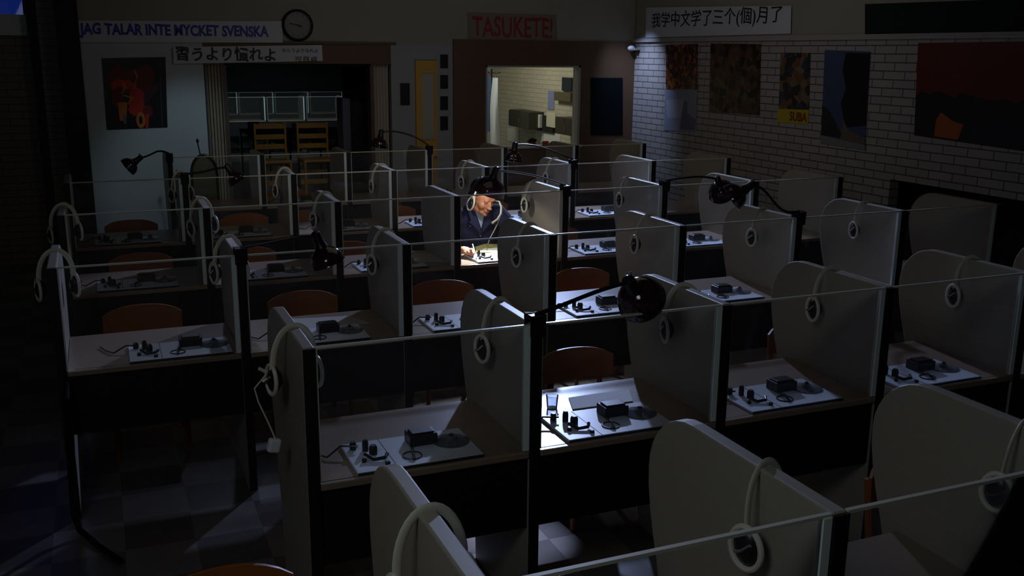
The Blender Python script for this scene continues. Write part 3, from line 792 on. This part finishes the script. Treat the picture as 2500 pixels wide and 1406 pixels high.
# ---------------------------------------------------------------- posters
def poster(label, pxq, side, plane, mats, shapes, cat='poster', frame=None):
    ax = 1 if side == 'back' else 0
    P = [at(x, y, ax, plane) for x, y in pxq]; c = sum(P, Vector())/4
    mb = MB()
    def Q(u, v, d):
        p_ = (P[3]*(1-u)+P[2]*u)*(1-v)+(P[0]*(1-u)+P[1]*u)*v - c
        return (p_.x, p_.y-d, p_.z) if side == 'back' else (p_.x-d, p_.y, p_.z)
    def poly(pts, m_, d):
        n = len(pts); vs = [Q(u, v, d) for u, v in pts]+[Q(u, v, d-.0016) for u, v in pts]
        mb.add(vs, [tuple(range(n)), tuple(range(n, 2*n))[::-1]]+[(i, (i+1) % n, n+(i+1) % n, n+i) for i in range(n)], m_)
    poly([(0, 0), (1, 0), (1, 1), (0, 1)], 0, .002)
    for k, (m_, pts) in enumerate(shapes): poly(pts, m_, .0025+.0003*(k+1))
    o = mb.build('poster', mats, loc=c)
    return tag(o, label, cat)
def circ(x, y, rx, ry, n=16, j=0):
    return [(x+rx*math.cos(2*PI*k/n)*(1+random.uniform(-j, j)), y+ry*math.sin(2*PI*k/n)*(1+random.uniform(-j, j))) for k in range(n)]
def stroke(pts, t):
    a = [(x-t, y-t*.4) for x, y in pts]; b = [(x+t, y+t*.4) for x, y in pts]
    return a+b[::-1]
mr, mo, my, mk, mdr = mat('poster_red', (.50, .03, .01), .5), mat('poster_orange', (.55, .16, .02), .5), mat('poster_ochre', (.50, .26, .05), .5), mat('poster_black', (.006, .006, .01), .35), mat('poster_maroon', (.16, .01, .01), .5)
mpl = mat('poster_plum', (.06, .012, .03), .5); mgr = mat('poster_grey', (.10, .11, .12), .4)
poster('black poster with an abstract red and orange shape on the white wall', [(248, 142), (404, 139), (409, 311), (261, 317)], 'back', YB-.004, [mk, mr, mo, my, mdr, mpl, mgr], [
    (5, [(.62, .30), (.92, .62), (.80, .64), (.60, .5)]), (4, circ(.42, .66, .30, .20, 18, .2)), (4, [(.06, .74), (.26, .93), (.30, .90), (.24, .80), (.10, .70)]), (4, circ(.68, .76, .16, .12, 12, .2)),
    (1, circ(.30, .62, .20, .08, 14, .2)), (1, circ(.50, .42, .13, .17, 14, .2)), (4, circ(.22, .46, .10, .14, 12, .2)), (1, circ(.52, .28, .14, .10, 12, .15)), (4, circ(.68, .24, .08, .09)),
    (2, stroke([(.50, .82), (.54, .72), (.48, .62), (.50, .56)], .012)), (3, stroke([(.38, .36), (.44, .44), (.30, .48)], .014)), (3, stroke([(.30, .66), (.34, .58), (.28, .50)], .012)),
    (2, [(.22, .12), (.32, .12), (.36, .38), (.20, .38)]), (6, circ(.30, .14, .03, .07)), (2, circ(.56, .12, .075, .115, 20)), (0, circ(.56, .12, .03, .06, 14)), (1, [(.63, 0), (.68, 0), (.70, .20), (.64, .20)]), (6, [(.955-.05, .0), (.915, 0), (.905, .97), (.90, .97)])])
def patchy(name, cols, scale):
    m = bpy.data.materials.new(name); m.use_nodes = True; nt = m.node_tree; b = nt.nodes['Principled BSDF']; b.inputs['Roughness'].default_value = .35
    tc = nt.nodes.new('ShaderNodeTexCoord'); v = nt.nodes.new('ShaderNodeTexVoronoi'); v.inputs['Scale'].default_value = scale
    cr = nt.nodes.new('ShaderNodeValToRGB'); cr.color_ramp.interpolation = 'CONSTANT'
    e = cr.color_ramp.elements
    for i, c_ in enumerate(cols):
        el = e[i] if i < 2 else e.new(i/len(cols))
        el.position = i/len(cols); el.color = (*c_, 1)
    nt.links.new(tc.outputs['Object'], v.inputs['Vector']); sp = nt.nodes.new('ShaderNodeSeparateColor')
    nt.links.new(v.outputs['Color'], sp.inputs[0]); nt.links.new(sp.outputs[0], cr.inputs[0]); nt.links.new(cr.outputs[0], b.inputs['Base Color'])
    return m
PX = XR-.004
poster('dark red and orange patterned poster nearest the corner', [(1626, 110), (1704, 107), (1703, 219), (1626, 216)], 'right', PX, [patchy('fire_print', [(.02, .008, .01), (.16, .03, .01), (.30, .10, .02), (.05, .03, .03)], 26)], [])
poster('faded pale blue poster taped below the red patterned one', [(1624, 220), (1703, 221), (1700, 322), (1621, 318)], 'right', PX, [mat('faded_print', (.26, .28, .36), .4), mat('faded_shape', (.14, .13, .22), .4), mat('faded_light', (.36, .38, .44), .4)],
       [(2, [(.05, .75), (.6, .8), (.55, .35), (.1, .3)]), (1, [(.6, .75), (.72, .72), (.72, .45), (.98, .3), (.95, .03), (.5, .05), (.55, .4)])])
poster('large dark poster of brown patchwork shapes', [(1735, 106), (1858, 108), (1855, 282), (1731, 272)], 'right', PX, [patchy('patch_print', [(.012, .010, .010), (.08, .035, .018), (.13, .08, .045), (.03, .022, .016), (.10, .05, .02)], 14)], [])
poster('narrow poster of small pictures above the yellow strip', [(1906, 128), (1979, 130), (1975, 268), (1901, 266)], 'right', PX, [patchy('grid_print', [(.04, .04, .09), (.16, .08, .04), (.18, .14, .08), (.03, .03, .03)], 14)], [])
o, P, c = banner('sign', 'yellow strip with dark red writing under the narrow poster', 'sign', [(1899, 266), (1975, 268), (1972, 303), (1896, 298)], 'right', PX-.002, mat('yellow_card', (.50, .42, .02), .5))
lettering(o, 'SUBA', abs(P[1].y-P[0].y)*.55, .09, (.09, .0), mat('dark_red_print', (.25, .03, .01), .5), 'right', .02)
poster('tall blue and dark landscape poster on the brick wall', [(2014, 122), (2126, 126), (2112, 366), (2004, 350)], 'right', PX, [mat('scene_blue', (.06, .08, .17), .3), mk, mat('scene_green', (.02, .03, .02), .4), mat('scene_sand', (.16, .12, .09), .4), mat('poster_margin', (.22, .23, .24), .4)],
       [(1, [(.48, .98), (.99, .98), (.99, .25), (.55, .2), (.42, .45), (.52, .62), (.42, .8)]), (2, [(0, .42), (.2, .35), (.5, .10), (.5, .09), (0, .09)]), (3, [(.5, .28), (.62, .18), (.98, .12), (.98, .06), (.45, .06)]), (4, [(0, 0), (1, 0), (1, .05), (0, .09)])])
poster('huge red and black poster at the right edge', [(2242, 105), (2560, 100), (2560, 378), (2232, 330)], 'right', PX, [mat('night_black', (.008, .010, .014), .4), mat('sky_red', (.13, .010, .006), .5), mat('glow_orange', (.42, .10, .008), .5)],
       [(1, [(0, 1), (1, 1), (1, .44), (.85, .48), (.78, .43), (.7, .47), (.62, .44), (.5, .46), (.38, .50), (.33, .44), (.2, .50), (.12, .46), (.05, .48), (0, .42)]), (2, [(.17, .02), (.36, .02), (.40, .18), (.32, .20), (.22, .28), (.18, .20)])])
poster('dark green chalkboard above the moulding at right', [(2112, 10), (2560, -5), (2560, 84), (2112, 83)], 'right', XR+.004, [mat('board_green', (.016, .022, .022), .8, 0, .1)], [], cat='board')
poster('dark blue-green picture on the brown wall beside the office window', [(1442, 190), (1520, 190), (1520, 330), (1442, 330)], 'back', YB-.034, [mat('dim_print', (.006, .009, .012), .9, 0, .05)], [])
def frame(label, px0, py0, px1, py1):
    a = at(px0, py0, 1, YB-.01); b = at(px1, py1, 1, YB-.01); c = (a+b)/2; w_, h_ = (b.x-a.x)/2, (a.z-b.z)/2
    o = thing('framed_picture', label, 'picture', (c.x, YB-.001, c.z), group='small dark frames on the pier')
    MB().box(-w_, -.02, -h_, w_, 0, -h_+.015).box(-w_, -.02, h_-.015, w_, 0, h_).box(-w_, -.02, -h_+.015, -w_+.012, 0, h_-.015).box(w_-.012, -.02, -h_+.015, w_, 0, h_-.015).build('frame', m_blackp, o)
    MB().box(-w_+.012, -.012, -h_+.015, w_-.012, 0, h_-.015).build('picture', mat('dark_photo', (.02, .014, .014), .3), o)
frame('dark framed notice left of the ochre door', 977, 203, 1000, 256)
for y, t in ((133, 'topmost'), (183, 'second from top'), (235, 'third from top'), (284, 'lowest')):
    frame(f'small dark framed picture right of the ochre door, {t} of four', 1075, y, 1093, y+33)
# camera / bracket at the corner
c = at(1545, 118, 0, XR-.08)
o = thing('wall_bracket', 'small white bracket at the corner above the brick wall', 'bracket', c)
MB().box(0, -.05, -.02, .08, .05, .0).build('arm', m_trimw, o); MB().ell((-.01, .02, .0), (.05, .04, .035)).build('head', m_paper, o, smooth=True)

# ---------------------------------------------------------------- office contents on the x=6 brick wall
OX = 6.0
def wallthing(name, label, cat, pxq, depth, m_, group=None, bevel=.004, off=0):
    P = [at(x, y, 0, OX-off) for x, y in pxq]; ys = [p_.y for p_ in P]; zs = [p_.z for p_ in P]
    y0, y1, z0, z1 = min(ys), max(ys), (P[2].z+P[3].z)/2, (P[0].z+P[1].z)/2; c = Vector((OX-off, (y0+y1)/2, (z0+z1)/2))
    return tag(MB().box(-depth, (y0-y1)/2, (z0-z1)/2, -.001, (y1-y0)/2, (z1-z0)/2).build(name, m_, loc=c, bevel=bevel), label, cat, group)
m_cup = mat('dark_green_cupboard', (.045, .042, .028), .5)
def cupboard(label, pxq):
    P = [at(x, y, 0, OX-.25) for x, y in pxq]; y0, y1 = P[1].y, P[0].y; z1 = (P[0].z+P[1].z)/2; z0 = (P[2].z+P[3].z)/2
    o = thing('wall_cupboard', label, 'cupboard', (OX, (y0+y1)/2, z0), group='dark cupboards on the office wall')
    hy, hz = (y1-y0)/2, z1-z0
    MB().box(-.235, -hy, 0, -.001, hy, hz).build('body', m_cup, o)
    MB().box(-.255, -hy+.01, .01, -.236, -.005, hz-.01).build('door', m_cup, o); MB().box(-.255, .005, .01, -.236, hy-.01, hz-.01).build('door', m_cup, o)
    MB().box(-.265, -.03, .05, -.255, -.02, .15).build('handle', m_chrome, o)
cupboard('dark wall cupboard at left on the office brick wall', [(1242, 267), (1293, 274), (1293, 315), (1242, 308)])
cupboard('dark wall cupboard at right on the office brick wall', [(1356, 285), (1404, 292), (1404, 334), (1356, 326)])
wallthing('shelf_back', 'narrow dark shelf unit between the two office cupboards', 'shelf', [(1295, 276), (1356, 285), (1356, 323), (1295, 314)], .05, m_dark, off=0)
for k, (a, b, t) in enumerate(((1296, 1304, 'leftmost'), (1306, 1314, 'middle'), (1316, 1324, 'rightmost'))):
    wallthing('binder', f'tall white binder on the office shelf, {t} of three', 'binder', [(a, 277+k), (b, 278+k), (b, 310+k), (a, 309+k)], .05, m_paper, 'white binders on the office shelf', off=.052)
wallthing('notice', 'cream notice hanging over the dark shelf in the office', 'notice', [(1338, 274), (1357, 276), (1355, 312), (1335, 309)], .012, mat('cream_paper', (.70, .70, .52), .6), off=.052)
wallthing('notice', 'small blue and white notice high on the office wall', 'notice', [(1339, 221), (1354, 222), (1353, 269), (1340, 267)], .01, [mat('notice_blue', (.25, .30, .55), .6)])
wallthing('picture', 'dark portrait picture at the upper right of the office window', 'picture', [(1376, 188), (1397, 190), (1398, 223), (1377, 222)], .03, mat('dark_picture', (.015, .025, .035), .4))
wallthing('speaker', 'brown box on the office wall below the dark portrait', 'box', [(1364, 224), (1404, 226), (1404, 248), (1366, 246)], .08, mat('brown_box', (.12, .11, .06), .6))
for a, b, y0_, y1_, t in ((1240, 1267, 313, 345, 'left'), (1308, 1326, 316, 345, 'middle'), (1328, 1368, 324, 348, 'right')):
    wallthing('notice', f'plain white notice low on the office wall, {t} of three', 'notice', [(a, y0_), (b, y0_+4), (b, y1_+4), (a, y1_)], .01, m_paper, 'white notices low on the office wall')
# coats hanging at the left end of the office
def coat(name, label, px0, px1, py0, py1, y, m_, cat='coat'):
    a = at(px0, py0, 1, y); b = at(px1, py1, 1, y); o = thing(name, label, cat, ((a.x+b.x)/2, y, a.z)); hw = (b.x-a.x)/2; hh = b.z-a.z
    pts = []; rs = []
    mb = MB(); n = 16; vs = []; fs = []
    for j in range(9):
        t = j/8; wv = hw*(.35+.65*min(1, t*2.2))
        for k in range(n):
            q = 2*PI*k/n; rr = 1+.14*math.sin(3*q+j*.3)
            vs.append((wv*math.cos(q)*rr, .09*math.sin(q)*rr, hh*t))
    fs = [(j*n+k, j*n+(k+1) % n, (j+1)*n+(k+1) % n, (j+1)*n+k) for j in range(8) for k in range(n)]+[tuple(range(n)), tuple(range(8*n, 9*n))]
    mb.add(vs, fs).build('coat_cloth', m_, o, smooth=True)
    MB().tube([(0, 0, 0), (0, 0, .05), (.02, 0, .07), (.02, .03, .075)], .004, 6).build('hanger_hook', m_chrome, o)
_a = at(1200, 187, 1, 11.55)
o = thing('coat_stand', 'steel coat stand carrying the white and blue coats in the office', 'coat stand', (_a.x, 11.55, 0))
MB().tube([(0, 0, .02), (0, 0, _a.z+.12)], .014, 10).build('pole', m_steel, o, smooth=True)
MB().lathe([(.20, 0), (.20, .02), (.03, .035)], n=24).build('base', m_steel, o, smooth=True)
for dx, dy in ((.10, -.15), (-.06, .02), (.0, .12)): MB().tube([(0, 0, _a.z+.06), (dx*.6, dy*.6, _a.z+.05), (dx, dy, _a.z+.07)], .006, 6).build('hook', m_steel, o)
coat('coat', 'long white coat hanging at the left side of the office window', 1198, 1220, 190, 352, 11.4, mat('white_coat', (.60, .66, .70), .8))
coat('coat', 'dark blue coat hanging beside the white coat', 1184, 1202, 186, 320, 11.6, mat('blue_coat', (.05, .09, .20), .8))
poster('pink sheet on the office back wall behind the coats', [(1186, 182), (1206, 182), (1206, 215), (1186, 215)], 'back', 13.39, [mat('pink_paper', (.60, .28, .32), .6)], [], cat='notice')
# potted plant on the sill, orange folder
c = at(1301, 352, 1, YB-.12)
o = thing('potted_plant', 'small dark bushy plant standing before the office window', 'plant', (c.x, YB-.10, 1.095))
MB().lathe([(.035, 0), (.048, .05), (.044, .052)], n=18).build('pot', mat('terracotta', (.35, .08, .03), .6), o, smooth=True)
fo = MB()
for k in range(46):
    q = random.uniform(0, 2*PI); t = random.uniform(0, 1.35); L = random.uniform(.06, .085)
    d = Vector((math.sin(t)*math.cos(q), math.sin(t)*math.sin(q)*.6, math.cos(t)*.7)); p0 = Vector((0, 0, .05))
    fo.tube([p0, p0+d*L*.6, p0+d*L+Vector((0, 0, -.004))], [.010, .013, .002], 5)
fo.build('foliage', mat('dark_leaf', (.010, .012, .010), .6), o)
c = at(1332, 352, 1, YB-.08)
tag(MB().box(-.04, -.01, 0, .04, .01, .055).build('card', mat('orange_card', (.55, .12, .04), .6), loc=(c.x, YB-.075, 1.096)), 'small orange card on the office window sill', 'card')

# ---------------------------------------------------------------- left corner: rounded chair back, steel leg
c = at(500, 440, 1, 7.25)
o = thing('round_back_chair', 'chair with a tall rounded back in front of the folding partition', 'chair', (c.x, 7.25, 0))
pts = [(.125*math.cos(PI*k/16), 0, .98+.19*math.sin(PI*k/16)) for k in range(17)]
pts = [(.125, 0, .45)]+pts+[(-.125, 0, .45)]
MB().tube(pts, .014, 8).build('back_frame', m_blackp, o, smooth=True)
MB().prism([(p_[0]*.95, p_[2]) for p_ in pts], 1, .0, .012).build('back_panel', mat('olive_cloth', (.10, .095, .06), .8), o)
MB().box(-.17, -.33, .43, .17, .01, .46).build('seat', m_blackp, o, bevel=.01)
for sx in (-1, 1):
    for y in (-.31, -.01): MB().tube([(sx*.15, y, .43), (sx*.16, y, 0)], .012, 8).build('leg', m_steel, o)
c = at(489, 372, 1, 7.4)
o = thing('microphone_stand', 'thin stem with a small head rising behind the rounded chair', 'microphone stand', (c.x, 7.40, 0))
MB().lathe([(.09, 0), (.09, .015), (.02, .025)], n=20).build('base', m_steel, o, smooth=True)
t_ = at(482, 344, 1, 7.4)
MB().tube([(0, 0, .02), (0, 0, 1.15), (t_.x-c.x, 0, t_.z-.02)], .006, 6).build('stem', m_steel, o)
MB().ell((t_.x-c.x, 0, t_.z), (.014, .014, .024)).build('head', m_blackp, o, smooth=True)
# legs of the left end booth (tubular)
o = thing('table_frame', 'black bent steel leg under the left end of the third row', 'table frame', (-.80, 1.50, 0))
MB().tube([(0, .12, .70), (0, 0, .66), (-.02, -.01, .10), (.0, -.05, .03), (.08, -.22, .012), (.17, -.40, .012)], .015, 8).build('steel_tube', m_steel, o, smooth=True)

# ---------------------------------------------------------------- far classroom
def simple_booth(x, y, lab):
    o = copy_tree(b0); o.location = (x, y, 0); tag(o, lab, None, 'booths in the far classroom'); return o
xs = [at(p_, 256, 1, 18.5).x for p_ in (647, 739)]
k = 0
FT = ['leftmost', 'second from left', 'third from left', 'fourth from left']
for i in range(4):
    simple_booth(xs[0]-W+i*W, 18.5, f'dim booth in the nearer row beyond the opening, {FT[i]}')
for i in range(4):
    simple_booth(xs[0]-W*1.3+i*W, 21.0, f'dim booth in the farther row beyond the opening, {FT[i]}')
def ladder_chair(px, y, zoff, lab):
    if 'ladder0' not in globals():
        o = thing('ladder_back_chair', '', 'chair')
        MB().box(-.19, -.19, .42, .19, .19, .45).build('seat', m_yellow, o, bevel=.005)
        for sx in (-1, 1):
            MB().box(sx*.185-.013, .175, 0, sx*.185+.013, .205, .88).build('leg', m_yellow, o, bevel=.003)
            MB().box(sx*.175-.013, -.19, 0, sx*.175+.013, -.16, .42).build('leg', m_yellow, o, bevel=.003)
        for z in (.56, .68, .81): MB().box(-.172, .180, z, .172, .197, z+.06).build('slat', m_yellow, o, bevel=.003)
        globals()['ladder0'] = o
    else: o = copy_tree(globals()['ladder0'])
    c = at(px, 380, 1, y); o.location = (c.x, y, zoff); o.rotation_euler = (0, 0, .0); tag(o, lab, None, 'yellow chairs stacked in the opening'); return o
ladder_chair(772, 9.1, 0, 'yellow ladder-back chair at the bottom of the right-hand stack in the opening')
ladder_chair(772, 9.1, .455, 'yellow ladder-back chair on top of the right-hand stack in the opening')
ladder_chair(668, 9.1, 0, 'yellow ladder-back chair at the bottom of the left-hand stack in the opening')
ladder_chair(668, 9.1, .455, 'yellow ladder-back chair on top of the left-hand stack in the opening')
# dark cabinet and blue locker at the right of the opening
c0_, c1_ = at(856, 247, 1, 8.6), at(915, 247, 1, 8.6)
o = thing('cabinet', 'tall black cabinet standing at the right of the opening', 'cabinet', ((c0_.x+c1_.x)/2, 8.6, 0)); hw = (c1_.x-c0_.x)/2
MB().box(-hw, 0, 0, hw, .4, c0_.z).build('body', m_black, o, bevel=.005)
MB().box(-hw+.01, -.015, .05, -.005, 0, c0_.z-.03).build('door', m_black, o); MB().box(.005, -.015, .05, hw-.01, 0, c0_.z-.03).build('door', m_black, o)
MB().box(.012, -.03, .9, .022, -.015, 1.0).build('handle', m_chrome, o)
c0_, c1_ = at(835, 240, 1, 8.6), at(854.5, 240, 1, 8.6)
o = thing('locker', 'narrow blue-grey locker left of the black cabinet', 'locker', ((c0_.x+c1_.x)/2, 8.6, 0)); hw = (c1_.x-c0_.x)/2
MB().box(-hw, 0, 0, hw, .3, c0_.z).build('body', mat('blue_grey_paint', (.14, .15, .24), .5), o, bevel=.004)
MB().box(-hw+.005, -.01, .04, hw-.005, 0, c0_.z-.02).build('door', mat('blue_grey_door', (.15, .16, .26), .5), o)
# things on the far desks
FAR = [((605, 298), (632, 315), 'chair_back', 'yellow chair back far beyond the opening, at left', 'chair back', (.60, .38, .04)),
       ((678, 301), (691, 315), 'paper', 'pale blue sheet in the far room between the two chair stacks', 'paper', (.35, .50, .50)),
       ((713, 301), (738, 313), 'carton', 'cream carton in the far room above the right chair stack', 'box', (.60, .58, .30)),
       ((741, 305), (753, 317), 'tray', 'small green-grey tray beside the cream carton', 'tray', (.25, .36, .32)),
       ((776, 316), (791, 326), 'paper', 'small bluish sheet just above the right chair stack', 'paper', (.45, .50, .70)),
       ((820, 310), (837, 322), 'box', 'peach box in the far room left of the locker', 'box', (.75, .50, .28)),
       ((713, 325), (742, 334), 'box', 'pale green box low in the far room', 'box', (.35, .42, .34)),
       ((712, 341), (745, 352), 'box', 'grey box near the left chair stack', 'box', (.22, .22, .18)),
       ((800, 340), (816, 355), 'box', 'grey-green box right of the right chair stack', 'box', (.28, .33, .30)),
       ((748, 342), (761, 353), 'box', 'olive box seen between the slats of the right chair stack', 'box', (.30, .30, .18))]
items = []
for (x0, y0), (x1, y1), nm, lab, cat_, col_ in FAR:
    a = at(x0, y1, 2, .75); b = at(x1, y1, 2, .75); yy = min((a.y+b.y)/2, 18.3)
    a = at(x0, y0, 1, yy); b = at(x1, y1, 1, yy); hh = max(.04, a.z-b.z)
    tag(MB().box(-(b.x-a.x)/2, -.05, 0, (b.x-a.x)/2, .05, hh).build(nm, mat(nm+'_colour', col_, .5), loc=((a.x+b.x)/2, yy, .751), bevel=.006), lab, cat_)
    items.append(((a.x+b.x)/2, yy))
for sel, lab in (([i for i in items if i[1] > 14.3], 'dim long table carrying boxes before the far booths'), ([i for i in items if i[1] <= 14.3], 'dim long table carrying grey boxes nearer the opening')):
    x0, x1 = min(i[0] for i in sel)-.25, max(i[0] for i in sel)+.25; y0, y1 = min(i[1] for i in sel)-.15, min(max(i[1] for i in sel)+.15, 18.4)
    o = thing('long_table', lab, 'table', ((x0+x1)/2, (y0+y1)/2, 0)); hw, hd = (x1-x0)/2, (y1-y0)/2
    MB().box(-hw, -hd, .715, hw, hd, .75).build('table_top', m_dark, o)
    for sx in (-1, 1):
        for sy in (-1, 1): MB().box(sx*(hw-.03)-.015, sy*(hd-.03)-.015, 0, sx*(hw-.03)+.015, sy*(hd-.03)+.015, .715).build('leg', m_steel, o)
